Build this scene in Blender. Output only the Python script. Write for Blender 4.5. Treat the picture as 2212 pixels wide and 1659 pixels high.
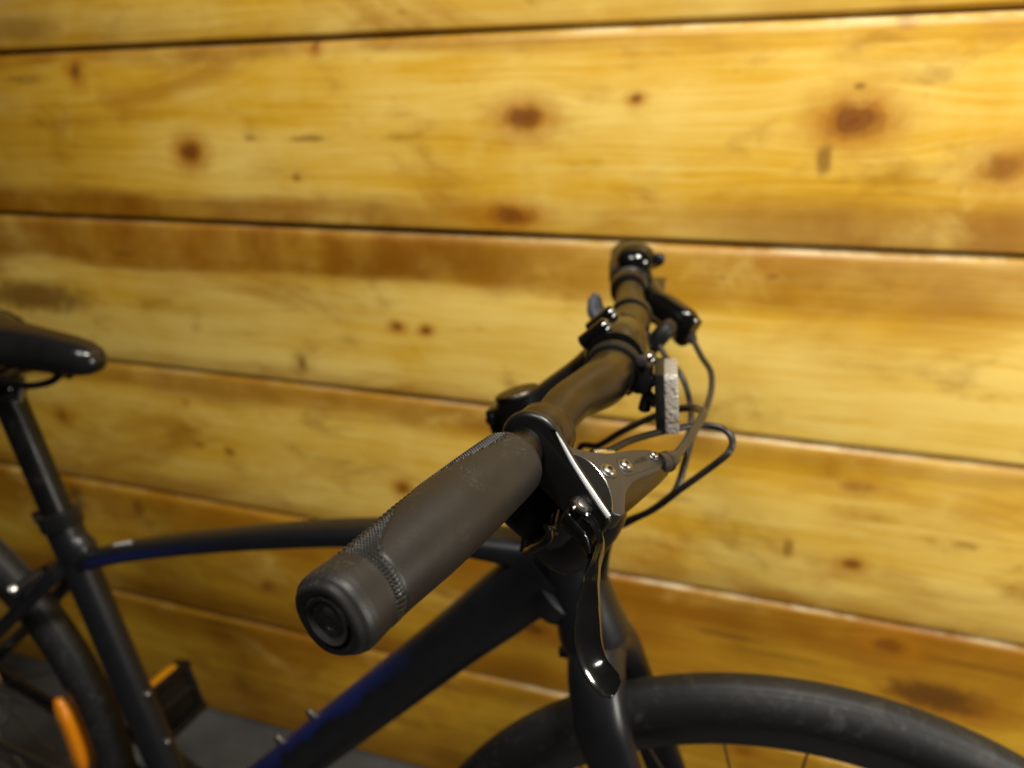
import bpy, bmesh, math, random
from mathutils import Vector, Matrix
import numpy as np

R = math.radians
random.seed(7)
for o in list(bpy.data.objects):
    bpy.data.objects.remove(o)
SC = bpy.context.scene
COL = SC.collection

# ------------------------------------------------------------------ camera
CAM_H, PITCH, YAW, ROLL = 1.0845, 19.2618, 17.6474, -0.0531
FPX, CX, CY = 1531.92, 1106.0, 829.5          # focal length in pixels of a 2212 px wide picture
WALL_Y, BOARD = 0.8893, 0.2409
y_, p_, r_ = R(YAW), R(PITCH), R(ROLL)
FWD = Vector((-math.sin(y_)*math.cos(p_), math.cos(y_)*math.cos(p_), -math.sin(p_)))
RGT = Vector((math.cos(y_), math.sin(y_), 0))
DWN = FWD.cross(RGT)
RGT, DWN = RGT*math.cos(r_) + DWN*math.sin(r_), DWN*math.cos(r_) - RGT*math.sin(r_)
CAM = Vector((0, 0, CAM_H))
cd = bpy.data.cameras.new('camera')
cam = bpy.data.objects.new('camera', cd); COL.objects.link(cam)
UP = -DWN
cam.matrix_world = Matrix(((RGT.x, UP.x, -FWD.x, CAM.x), (RGT.y, UP.y, -FWD.y, CAM.y),
                           (RGT.z, UP.z, -FWD.z, CAM.z), (0, 0, 0, 1)))
cd.sensor_width = 17.3
cd.lens = FPX/2212*17.3
cd.clip_start = 0.02; cd.clip_end = 50
cd.dof.use_dof = True
cd.dof.focus_distance = 0.303
cd.dof.aperture_fstop = 2.6
cd.dof.aperture_blades = 7
SC.camera = cam

# ------------------------------------------------------------------ light
w = bpy.data.worlds.new('World'); SC.world = w; w.use_nodes = True
w.node_tree.nodes['Background'].inputs[0].default_value = (1.0, 0.86, 0.68, 1)
w.node_tree.nodes['Background'].inputs[1].default_value = 0.008
def lamp(name, loc, target, size, energy, color):
    l = bpy.data.lights.new(name, 'AREA'); l.shape = 'DISK'; l.size = size
    l.energy = energy; l.color = color
    o = bpy.data.objects.new(name, l); COL.objects.link(o)
    o.location = loc
    o.rotation_euler = (Vector(target)-Vector(loc)).to_track_quat('-Z', 'Y').to_euler()
    return o
lamp('ceiling_lamp', (0.30, 0.04, 2.30), (0.12, 0.60, 0.2), 0.26, 33, (1.0, 0.95, 0.84))
lamp('added_side_wash_lamp', (1.22, 0.08, 1.12), (0.12, 0.89, 0.66), 0.30, 16, (1.0, 0.95, 0.84))  # added unseen lamp, washes the lower right of the wall with light
lamp('ceiling_lamp', (-0.42, -0.27, 2.12), (-0.3, 0.5, 0.8), 0.26, 10, (1.0, 0.96, 0.90))
SC.view_settings.view_transform = 'Standard'
SC.view_settings.look = 'None'
SC.view_settings.exposure = 0.0
SC.view_settings.gamma = 1.0
SC.render.engine = 'CYCLES'
SC.render.resolution_x = 1024; SC.render.resolution_y = 768

# ------------------------------------------------------------------ coordinates of the bicycle
BX, BY, HEAD, LEAN = -0.9959, 0.5026, R(-2.4992), R(0.9927)
def to_bike(W):
    x, y, z = W[0]-BX, W[1]-BY, W[2]
    x, y = x*math.cos(HEAD)+y*math.sin(HEAD), -x*math.sin(HEAD)+y*math.cos(HEAD)
    return Vector((x, y*math.cos(LEAN)-z*math.sin(LEAN), y*math.sin(LEAN)+z*math.cos(LEAN)))
CAMB = to_bike(CAM)
def ray(px, py):
    return FWD + RGT*((px-CX)/FPX) + DWN*((py-CY)/FPX)
def at(px, py, y=0.0):                       # point of the bicycle's own space, y metres left of its mid plane
    d = to_bike(CAM+ray(px, py))-CAMB
    return CAMB + d*((y-CAMB.y)/d.y)
def wall_at(px, py):
    d = ray(px, py); t = WALL_Y/d.y
    return d.x*t, CAM_H+d.z*t
K = 2212/3776
def za(x, y): return ((2150+x/3.318)*K, (1200+y/3.318)*K)
def zb(x, y): return ((2050+x/4.0218)*K, (1600+y/4.0218)*K)

# ------------------------------------------------------------------ materials
MATS = {}
class NT:
    def __init__(s, name):
        m = bpy.data.materials.new(name); m.use_nodes = True
        s.m = m; s.t = m.node_tree; s.n = s.t.nodes; s.l = s.t.links
        s.b = s.n['Principled BSDF']
    def node(s, typ, **kw):
        n = s.n.new(typ)
        for k, v in kw.items():
            if k.startswith('i_'):
                s.inp(n, k[2:], v)
            else: setattr(n, k, v)
        return n
    def inp(s, n, key, v):
        key = int(key) if str(key).isdigit() else key.replace('_', ' ')
        if hasattr(v, 'is_linked') or hasattr(v, 'links'): s.l.new(v, n.inputs[key])
        else: n.inputs[key].default_value = v
    def math(s, op, a, b=None, c=None, clamp=False):
        n = s.n.new('ShaderNodeMath'); n.operation = op; n.use_clamp = clamp
        for i, v in enumerate((a, b, c)):
            if v is not None: s.inp(n, i, v)
        return n.outputs[0]
    def vmath(s, op, a, b=None):
        n = s.n.new('ShaderNodeVectorMath'); n.operation = op
        for i, v in enumerate((a, b)):
            if v is not None: s.inp(n, i, v)
        return n.outputs['Value'] if op in ('LENGTH', 'DOT_PRODUCT') else n.outputs[0]
    def noise(s, vec, scale, detail=4, rough=.55, dist=0.0):
        n = s.n.new('ShaderNodeTexNoise'); s.l.new(vec, n.inputs['Vector'])
        n.inputs['Scale'].default_value = scale; n.inputs['Detail'].default_value = detail
        n.inputs['Roughness'].default_value = rough; n.inputs['Distortion'].default_value = dist
        return n.outputs['Fac']
    def map(s, v, a, b, c=0., d=1., smooth=True):
        n = s.n.new('ShaderNodeMapRange'); n.interpolation_type = 'SMOOTHSTEP' if smooth else 'LINEAR'
        for i, q in enumerate((v, a, b, c, d)): s.inp(n, i, q)
        return n.outputs[0]
    def mix(s, f, a, b, blend='MIX'):
        n = s.n.new('ShaderNodeMix'); n.data_type = 'RGBA'; n.blend_type = blend
        s.inp(n, 0, f); s.inp(n, 6, a); s.inp(n, 7, b)
        return n.outputs[2]
    def obj(s): return s.n.new('ShaderNodeTexCoord').outputs['Object']
    def uv(s): return s.n.new('ShaderNodeTexCoord').outputs['UV']
    def bump(s, h, strength=.2, dist=.001):
        n = s.n.new('ShaderNodeBump'); s.inp(n, 'Height', h)
        n.inputs['Strength'].default_value = strength; n.inputs['Distance'].default_value = dist
        s.l.new(n.outputs[0], s.b.inputs['Normal'])
    def set(s, key, v): s.inp(s.b, key, v)
def c4(c): return (c[0], c[1], c[2], 1)

def simple(name, col, rough, metal=0., noise=.15, nscale=60, bump=0., bscale=900, coat=0., spec=.5, scratch=0.):
    t = NT(name); P = t.obj()
    n = t.noise(P, nscale, 5)
    k = t.map(n, .3, .7, 1-noise, 1+noise, False)
    base = t.mix(1.0, c4(col), k, 'MULTIPLY')
    if scratch:
        v = t.vmath('MULTIPLY', P, (1, 1, 1))
        s1 = t.noise(v, 130, 2, .5, 3.0)
        m = t.map(t.math('ABSOLUTE', t.math('SUBTRACT', s1, .5)), .0, .012, 1, 0)
        m2 = t.map(t.noise(P, 45, 2), .5, .68)
        base = t.mix(t.math('MULTIPLY', t.math('MULTIPLY', m, m2), scratch), base, (.16, .15, .14, 1))
    t.set('Base Color', base)
    t.set('Roughness', t.map(t.noise(P, nscale*.7, 4), .3, .7, rough*.85, min(1, rough*1.18), False))
    t.set('Metallic', metal)
    t.set('Specular IOR Level', spec)
    if coat: t.set('Coat Weight', coat); t.set('Coat Roughness', .1)
    if bump: t.bump(t.noise(P, bscale, 3), bump, .0004)
    MATS[name] = t.m
    return t
simple('grip rubber', (.0120, .0112, .0106), .44, spec=.32, noise=.2, nscale=40, bump=.25, bscale=1500, scratch=.35)
simple('end rubber', (.022, .022, .023), .5, noise=.35, nscale=160, bump=.3, bscale=900)
simple('black anodised aluminium', (.075, .066, .055), .33, metal=1., noise=.1, bump=.12, bscale=2500)
simple('matte lever casting', (.028, .0255, .0235), .38, metal=.18, noise=.12, bump=.15, bscale=2600)
simple('gloss black paint', (.0035, .0035, .0035), .13, noise=.2, bump=.03, bscale=1800)
simple('brushed black plate', (.006, .006, .006), .33, noise=.1, bump=.15, bscale=2500)
simple('edge highlight', (.17, .17, .165), .40, metal=1., noise=.1, bump=.1, bscale=2500)  # pale metal that paints the highlight on the clamp plate's rim
simple('matte inlay', (.006, .006, .006), .75, spec=.08)
simple('satin black plastic', (.006, .006, .006), .33, spec=.4, noise=.2, bump=.1)
simple('dull black plastic', (.006, .006, .006), .45, spec=.25, noise=.2, bump=.1)
simple('blue grey plastic', (.035, .042, .06), .4)
simple('brown black rubber', (.035, .032, .03), .5)
simple('saddle vinyl', (.007, .007, .0075), .22, bump=.25, bscale=700)
simple('cable housing', (.009, .0085, .008), .36, spec=.35)
simple('hydraulic hose', (.022, .019, .016), .32, spec=.4)
simple('stainless steel', (.62, .60, .57), .28, metal=1., noise=.1, bump=.05)
simple('lever screw steel', (.30, .285, .26), .33, metal=1.)
simple('dark steel', (.16, .155, .15), .35, metal=1.)
simple('black rim', (.010, .010, .010), .35)
simple('seat post paint', (.004, .004, .0042), .32, spec=.3, bump=.08, scratch=.6)
simple('decal white', (.32, .32, .32), .5)
simple('lettering grey', (.012, .012, .012), .5)
# tyre
t = NT('tyre rubber'); P = t.obj()
n1 = t.noise(P, 26, 6, .7, 2.5); n2 = t.noise(P, 150, 4)
f = t.map(t.math('ADD', t.math('MULTIPLY', n1, .7), t.math('MULTIPLY', n2, .3)), .50, .70)
t.set('Base Color', t.mix(f, (.0050, .0050, .0054, 1), (.030, .0295, .029, 1)))
t.set('Roughness', .6); t.set('Specular IOR Level', .4); t.bump(n2, .3, .0008); MATS['tyre rubber'] = t.m
# frame paint: charcoal that fades into blue along some faces (uv.x along the tube in metres, uv.y round it in turns)
def frame_paint(name, bands):
    t = NT(name); uv = t.uv(); P = t.obj()
    sep = t.node('ShaderNodeSeparateXYZ'); t.l.new(uv, sep.inputs[0])
    u, v = sep.outputs[0], sep.outputs[1]
    cell = t.vmath('MULTIPLY', uv, (1, .12, 0))
    vor = t.node('ShaderNodeTexVoronoi'); t.l.new(cell, vor.inputs['Vector']); vor.inputs['Scale'].default_value = 34
    jag = t.math('SUBTRACT', t.node('ShaderNodeSeparateXYZ', i_0=vor.outputs['Color']).outputs[0], .5)
    mask = None
    for (u0, u1, v0, v1, j, su, sv) in bands:
        vv = t.math('ADD', v, t.math('MULTIPLY', jag, j))
        uu = t.math('ADD', u, t.math('MULTIPLY', jag, j*.5))
        m = t.math('MULTIPLY', t.math('MULTIPLY', t.map(vv, v0-sv, v0+sv), t.map(vv, v1-sv, v1+sv, 1, 0)),
                   t.math('MULTIPLY', t.map(uu, u0-.012, u0+.012), t.map(uu, u1-su, u1+su, 1, 0)))
        mask = m if mask is None else t.math('MAXIMUM', mask, m)
    n = t.map(t.noise(P, 80, 4), .3, .7, .85, 1.15, False)
    base = t.mix(1., (.0055, .0060, .0078, 1), n, 'MULTIPLY')
    if mask is not None: base = t.mix(mask, base, (.006, .011, .065, 1))
    t.set('Base Color', base); t.set('Roughness', .38); t.set('Specular IOR Level', .36); t.set('Coat Weight', .08); t.set('Coat Roughness', .2)
    t.bump(t.noise(P, 1500, 2), .06, .0003)
    MATS[name] = t.m
frame_paint('frame paint', [])
# reflectors
t = NT('clear reflector'); P = t.obj()
vor = t.node('ShaderNodeTexVoronoi', i_Scale=420.); t.l.new(P, vor.inputs['Vector'])
t.set('Base Color', (.50, .47, .42, 1)); t.set('Roughness', .2); t.set('Transmission Weight', .45)
t.bump(vor.outputs['Distance'], .55, .0015); MATS['clear reflector'] = t.m
def amber(name, col):
    t = NT(name); P = t.obj()
    vor = t.node('ShaderNodeTexVoronoi', i_Scale=330.); t.l.new(P, vor.inputs['Vector'])
    t.set('Base Color', c4(col)); t.set('Roughness', .2); t.set('Subsurface Weight', .3); t.set('Subsurface Radius', (.01, .004, .001))
    t.bump(vor.outputs['Distance'], .4, .0012); MATS[name] = t.m
amber('amber reflector', (.62, .20, .004)); amber('yellow reflector', (.70, .30, .008))
# floor
t = NT('grey floor'); P = t.obj()
n = t.noise(P, 9, 6, .6); n2 = t.noise(P, 140, 4, .6)
col = t.mix(t.map(n, .35, .65), (.048, .048, .048, 1), (.075, .075, .075, 1))
col = t.mix(t.map(n2, .62, .75), col, (.15, .15, .145, 1))
t.set('Base Color', col); t.set('Roughness', .65); t.bump(t.math('ADD', n2, t.noise(P, 420, 3)), .6, .002); MATS['grey floor'] = t.m
t = NT('dark backing'); t.set('Base Color', (.045, .024, .008, 1)); t.set('Roughness', .9); MATS['dark backing'] = t.m

def wood(name, seed, knots, bands, tone):
    """knots: (x, z, rx, rz, strength, kind); bands: (z0, z1, soft, strength, x0, x1) of darker heartwood"""
    t = NT(name); P0 = t.obj()
    sh = t.vmath('ADD', P0, (seed*3.7, 0, seed*1.3))
    wv = t.node('ShaderNodeTexNoise', i_Scale=5.0, i_Detail=3.); t.l.new(t.vmath('MULTIPLY', sh, (1, 1, 2.2)), wv.inputs['Vector'])
    warp = t.vmath('MULTIPLY', t.vmath('SUBTRACT', wv.outputs['Color'], (.5, .5, .5)), (.02, 0, .011))
    P = t.vmath('ADD', P0, warp)
    # the grain runs round the knots
    sep = t.node('ShaderNodeSeparateXYZ'); t.l.new(P, sep.inputs[0])
    x, z = sep.outputs[0], sep.outputs[2]
    rimk = None; push = None; core = None; halo = None; smear = None
    nk = t.math('MULTIPLY', t.math('SUBTRACT', t.noise(sh, 55, 3), .5), .9)
    for (kx, kz, rx, rz, st, kind) in knots:
        dv = t.vmath('MULTIPLY', t.vmath('SUBTRACT', P, (kx, 0, kz)), (1/rx, 0, 1/rz))
        d = t.math('ADD', t.vmath('LENGTH', dv), nk)
        if kind == 'k':
            ringv = t.math('ADD', .82, t.math('MULTIPLY', t.math('SINE', t.math('MULTIPLY', d, 15.)), .07))
            c = t.math('MULTIPLY', t.map(d, .35, 1.12, min(1., st*1.15), 0), ringv); h = t.map(d, .55, 2.7, st*.9, 0)
            core = c if core is None else t.math('MAXIMUM', core, c)
            halo = h if halo is None else t.math('MAXIMUM', halo, h)
            rk = t.map(t.math('ABSOLUTE', t.math('SUBTRACT', d, .95)), 0, .22, st*.18, 0)
            rimk = rk if rimk is None else t.math('MAXIMUM', rimk, rk)
            if rx > .007:
                q = t.math('MULTIPLY', t.map(t.vmath('LENGTH', t.vmath('MULTIPLY', dv, (.35, 0, .5))), 0, 1.6, 1, 0),
                           t.math('MULTIPLY', t.math('SUBTRACT', z, kz), 1.0))
                push = q if push is None else t.math('ADD', push, q)
        else:
            s = t.map(d, .35, 1.3, min(1., st*1.25), 0)
            smear = s if smear is None else t.math('MAXIMUM', smear, s)
    zz = z if push is None else t.math('SUBTRACT', z, t.math('MULTIPLY', push, .8))
    cmb = t.node('ShaderNodeCombineXYZ'); t.inp(cmb, 0, t.math('ADD', x, seed*2.1)); t.inp(cmb, 2, zz); cmb.inputs[1].default_value = seed
    G = cmb.outputs[0]
    broad = t.noise(t.vmath('MULTIPLY', G, (1.1, 1, 13)), 1.0, 4, .55)
    fine = t.noise(t.vmath('MULTIPLY', G, (5, 1, 170)), 1.0, 4, .6)
    blotch = t.noise(sh, 4.2, 4, .6, .5)
    g = t.math('ADD', t.math('ADD', t.math('MULTIPLY', broad, .55), t.math('MULTIPLY', fine, .3)), t.math('MULTIPLY', blotch, .35))
    g = t.math('ADD', t.math('MULTIPLY', t.math('SUBTRACT', g, .55), 1.15), .56+tone)
    ramp = t.node('ShaderNodeValToRGB'); t.inp(ramp, 0, g)
    e = ramp.color_ramp.elements
    e[0].position = .32; e[0].color = (.30, .125, .006, 1)
    e[1].position = .72; e[1].color = (.71, .500, .122, 1)
    m = ramp.color_ramp.elements.new(.52); m.color = (.58, .326, .022, 1)
    col = ramp.outputs[0]
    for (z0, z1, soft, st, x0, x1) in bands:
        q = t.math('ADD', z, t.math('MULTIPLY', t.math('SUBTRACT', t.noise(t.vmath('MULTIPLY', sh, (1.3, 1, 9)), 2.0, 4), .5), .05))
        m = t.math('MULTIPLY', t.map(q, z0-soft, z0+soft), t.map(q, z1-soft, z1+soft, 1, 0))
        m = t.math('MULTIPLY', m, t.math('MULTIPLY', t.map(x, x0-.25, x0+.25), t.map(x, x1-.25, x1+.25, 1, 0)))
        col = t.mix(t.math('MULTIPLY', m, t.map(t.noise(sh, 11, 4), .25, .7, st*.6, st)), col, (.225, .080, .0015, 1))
    if halo is not None:
        col = t.mix(halo, col, (.37, .140, .005, 1)); col = t.mix(core, col, (.125, .028, .002, 1)); col = t.mix(rimk, col, (.14, .036, .003, 1))
    if smear is not None: col = t.mix(smear, col, (.13, .050, .005, 1))
    big = t.noise(t.vmath('MULTIPLY', sh, (1, 1, 2.6)), 2.6, 5, .62, .8)
    col = t.mix(t.map(big, .48, .72, 0, .7), col, (.32, .125, .004, 1))
    col = t.mix(t.map(t.noise(t.vmath('ADD', t.vmath('MULTIPLY', sh, (1, 1, 1.8)), (9, 3, 4)), 5.5, 4, .6, .6), .56, .74, 0, .45), col, (.70, .50, .12, 1))
    sm = t.noise(t.vmath('ADD', t.vmath('MULTIPLY', sh, (1, 1, 2.2)), (2, 7, 5)), 7.0, 4, .6, .3)
    col = t.mix(t.map(sm, .53, .76, 0, .7), col, (.25, .105, .004, 1))
    # small scuffs
    sc = t.map(t.noise(t.vmath('MULTIPLY', sh, (1, 1, 2)), 26, 4, .6), .67, .76, 0, .35)
    col = t.mix(sc, col, (.28, .14, .03, 1))
    # the varnish is worn off the top arris: pale bare wood; the light's fade to the left is painted in
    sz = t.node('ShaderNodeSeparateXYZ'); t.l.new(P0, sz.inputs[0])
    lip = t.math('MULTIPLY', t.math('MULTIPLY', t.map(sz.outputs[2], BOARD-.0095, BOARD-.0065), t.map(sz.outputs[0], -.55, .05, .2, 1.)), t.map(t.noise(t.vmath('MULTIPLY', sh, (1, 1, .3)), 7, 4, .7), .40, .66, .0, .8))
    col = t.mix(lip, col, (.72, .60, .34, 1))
    t.set('Base Color', col)
    t.set('Roughness', t.map(t.noise(sh, 18, 4), .3, .7, .36, .52, False))
    t.set('Specular IOR Level', .34); t.set('Coat Weight', .06); t.set('Coat Roughness', .25)
    t.bump(t.math('ADD', t.math('MULTIPLY', broad, .8), t.math('MULTIPLY', fine, .35)), .5, .0022)
    MATS[name] = t.m
    return t.m

# ------------------------------------------------------------------ mesh helpers
def add(name, verts, faces, mat, parent=None, sharp=35, uvs=None, recalc=True):
    me = bpy.data.meshes.new(name)
    me.from_pydata([tuple(v) for v in verts], [], faces)
    if uvs is not None:
        l = me.uv_layers.new(name='UVMap')
        l.data.foreach_set('uv', [c for f in uvs for q in f for c in q])
    if recalc:
        bm = bmesh.new(); bm.from_mesh(me)
        bmesh.ops.recalc_face_normals(bm, faces=bm.faces)
        bm.to_mesh(me); bm.free()
    return link(name, me, mat, parent, sharp)
def link(name, me, mat, parent=None, sharp=35):
    me.materials.append(MATS[mat])
    me.polygons.foreach_set('use_smooth', [True]*len(me.polygons))
    me.set_sharp_from_angle(angle=R(sharp))
    o = bpy.data.objects.new(name, me); COL.objects.link(o)
    if parent: o.parent = parent
    return o
def from_bm(name, bm, mat, parent=None, sharp=35):
    bmesh.ops.recalc_face_normals(bm, faces=bm.faces)
    me = bpy.data.meshes.new(name); bm.to_mesh(me); bm.free()
    return link(name, me, mat, parent, sharp)
def catmull(pts, n=8):
    P = [Vector(p) for p in pts]
    P = [P[0]*2-P[1]] + P + [P[-1]*2-P[-2]]
    out = []
    for i in range(1, len(P)-2):
        for k in range(n):
            s = k/n
            a, b, c, d = P[i-1:i+3]
            out.append(.5*((2*b)+(c-a)*s+(2*a-5*b+4*c-d)*s*s+(3*b-a-3*c+d)*s**3))
    out.append(P[-2]); return out
def lerp_list(vals, n):
    m = len(vals)-1; out = []
    for i in range(n):
        f = i/(n-1)*m; k = min(int(f), m-1); s = f-k; s = s*s*(3-2*s)
        a, b = vals[k], vals[k+1]
        out.append(tuple(p*(1-s)+q*s for p, q in zip(a, b)) if isinstance(a, tuple) else a*(1-s)+b*s)
    return out
def sweep(path, rad, n=20, ref=(0, 1, 0), expo=2.0, caps=True, section=None, closed=False):
    """rings along a path; rad: one (a along the ref side axis, b across) per point or a number. returns verts, faces, uvs"""
    path = [Vector(p) for p in path]; N = len(path)
    if not isinstance(rad, list): rad = [rad]*N
    V, F, U = [], [], []
    L = 0; Ls = []
    for i, p in enumerate(path):
        if i: L += (p-path[i-1]).length
        Ls.append(L)
        if closed: tg = path[(i+1) % N]-path[i-1]
        else: tg = path[min(i+1, N-1)]-path[max(i-1, 0)]
        tg = tg.normalized() if tg.length > 1e-9 else Vector((1, 0, 0))
        rf = Vector(ref[i]) if isinstance(ref, list) else Vector(ref)
        s = rf-tg*rf.dot(tg); s.normalize(); q = tg.cross(s)
        r = rad[i]
        if section is not None:
            for (a, b) in section(i/(N-1), r): V.append(p+s*a+q*b)
        else:
            ra, rb = r if isinstance(r, tuple) else (r, r)
            for k in range(n):
                th = 2*math.pi*k/n; cc, ss = math.cos(th), math.sin(th)
                cc = math.copysign(abs(cc)**(2/expo), cc); ss = math.copysign(abs(ss)**(2/expo), ss)
                V.append(p+s*(ra*cc)+q*(rb*ss))
    n = len(V)//N
    for i in range(N if closed else N-1):
        j = (i+1) % N
        for k in range(n):
            a, b = i*n+k, i*n+(k+1) % n
            c, d = j*n+(k+1) % n, j*n+k
            F.append((a, b, c, d))
            l1 = Ls[j] if j else Ls[i]+.01
            U.append(((Ls[i], k/n), (Ls[i], (k+1)/n), (l1, (k+1)/n), (l1, k/n)))
    if caps and not closed:
        F.append(tuple(range(n))[::-1]); U.append(tuple((0, k/n) for k in range(n))[::-1])
        F.append(tuple((N-1)*n+k for k in range(n))); U.append(tuple((L, k/n) for k in range(n)))
    return V, F, U
def tube(name, pts, rad, mat, parent, n=20, ref=(0, 1, 0), smooth=8, expo=2., sharp=35, section=None):
    path = catmull(pts, smooth) if smooth > 1 else [Vector(p) for p in pts]
    if isinstance(rad, list): rad = lerp_list(rad, len(path))
    V, F, U = sweep(path, rad, n, ref, expo, section=section)
    return add(name, V, F, mat, parent, sharp, U)
def lathe(name, origin, axis, prof, mat, parent, n=32, sharp=35, closed_ends=True):
    """prof: (distance along axis, radius)"""
    o, a = Vector(origin), Vector(axis).normalized()
    s = a.orthogonal().normalized(); q = a.cross(s)
    V, F = [], []
    for (h, r) in prof:
        for k in range(n):
            th = 2*math.pi*k/n
            V.append(o+a*h+s*(r*math.cos(th))+q*(r*math.sin(th)))
    for i in range(len(prof)-1):
        for k in range(n):
            F.append((i*n+k, i*n+(k+1) % n, (i+1)*n+(k+1) % n, (i+1)*n+k))
    if closed_ends:
        F.append(tuple(range(n))[::-1]); F.append(tuple((len(prof)-1)*n+k for k in range(n)))
    return add(name, V, F, mat, parent, sharp)
def ring_prof(l, r0, r1, bev):                # closed band profile for lathe: hollow ring as outer shell
    return [(-l/2, r0), (-l/2, r1-bev), (-l/2+bev*.3, r1-bev*.3), (-l/2+bev, r1), (l/2-bev, r1), (l/2-bev*.3, r1-bev*.3), (l/2, r1-bev), (l/2, r0)]
def prism(name, poly, f3, h0, h1, mat, parent, bevel=.0008, segs=2, sharp=35, top=None):
    """poly in plane coordinates, f3(a, b, h) -> 3D point"""
    bm = bmesh.new(); n = len(poly)
    lo = [bm.verts.new(f3(a, b, h0)) for a, b in poly]
    hi = [bm.verts.new(f3(a, b, h1 if top is None else top(a, b))) for a, b in poly]
    bm.faces.new(lo[::-1]); bm.faces.new(hi)
    for i in range(n): bm.faces.new((lo[i], lo[(i+1) % n], hi[(i+1) % n], hi[i]))
    bmesh.ops.recalc_face_normals(bm, faces=bm.faces)
    if bevel:
        ed = [e for e in bm.edges if len(e.link_faces) == 2 and e.calc_face_angle(0) > R(30)]
        bmesh.ops.bevel(bm, geom=ed, offset=bevel, segments=segs, affect='EDGES', profile=.5, clamp_overlap=True)
    return from_bm(name, bm, mat, parent, sharp)
def box(name, c, ax, ay, az, size, mat, parent, bevel=.001, segs=2):
    c = Vector(c); ax, ay, az = (Vector(q).normalized() for q in (ax, ay, az))
    hx, hy, hz = (s/2 for s in size)
    return prism(name, [(-hx, -hy), (hx, -hy), (hx, hy), (-hx, hy)], lambda a, b, h: c+ax*a+ay*b+az*h, -hz, hz, mat, parent, bevel, segs)
def ellipsoid(name, c, ax, ay, az, r, mat, parent, expo=2.4, nu=28, nv=18):
    c = Vector(c); ax, ay, az = (Vector(q).normalized() for q in (ax, ay, az))
    V, F = [], []
    def sp(v, e): return math.copysign(abs(v)**(2/e), v)
    for i in range(1, nv):
        ph = -math.pi/2+math.pi*i/nv
        for k in range(nu):
            th = 2*math.pi*k/nu
            V.append(c+ax*(r[0]*sp(math.cos(ph), expo)*sp(math.cos(th), expo))+ay*(r[1]*sp(math.cos(ph), expo)*sp(math.sin(th), expo))+az*(r[2]*sp(math.sin(ph), expo)))
    for i in range(nv-2):
        for k in range(nu): F.append((i*nu+k, i*nu+(k+1) % nu, (i+1)*nu+(k+1) % nu, (i+1)*nu+k))
    F.append(tuple(range(nu))[::-1]); F.append(tuple((nv-2)*nu+k for k in range(nu)))
    return add(name, V, F, mat, parent, 50)
def tag(o, label, cat=None, kind=None, group=None):
    if label: o['label'] = label
    if cat: o['category'] = cat
    if kind: o['kind'] = kind
    if group: o['group'] = group
    return o
def empty(name, parent=None, loc=(0, 0, 0)):
    o = bpy.data.objects.new(name, None); COL.objects.link(o); o.location = loc; o.empty_display_size = .05
    if parent: o.parent = parent
    return o
def screw(name, c, nrm, r, mat, parent, h=.0016):
    """button head with a hexagonal socket"""
    c, a = Vector(c), Vector(nrm).normalized()
    s = a.orthogonal().normalized(); q = a.cross(s); n = 24; V, F = [], []
    rings = [(-.001, r*1.0), (0, r), (h*.35, r*.98), (h*.75, r*.8), (h, r*.52), (h*.98, r*.42), (-h*.2, r*.38)]
    for j, (hh, rr) in enumerate(rings):
        for k in range(n):
            th = 2*math.pi*k/n; f = 1.0
            if j >= 5: f = math.cos(math.pi/6)/math.cos((th % (math.pi/3))-math.pi/6)
            V.append(c+a*hh+s*(rr*f*math.cos(th))+q*(rr*f*math.sin(th)))
    for i in range(len(rings)-1):
        for k in range(n): F.append((i*n+k, i*n+(k+1) % n, (i+1)*n+(k+1) % n, (i+1)*n+k))
    F.append(tuple((len(rings)-1)*n+k for k in range(n))); F.append(tuple(range(n))[::-1])
    return add(name, V, F, mat, parent, 40)

# ------------------------------------------------------------------ the setting: floor and plank wall
me = bpy.data.meshes.new('floor')
me.from_pydata([(-3.2, -1.2, 0), (1.8, -1.2, 0), (1.8, 1.0, 0), (-3.2, 1.0, 0)], [], [(0, 1, 2, 3)])
fl = link('floor', me, 'grey floor'); tag(fl, 'grey concrete floor at the foot of the plank wall', None, 'structure')

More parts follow.
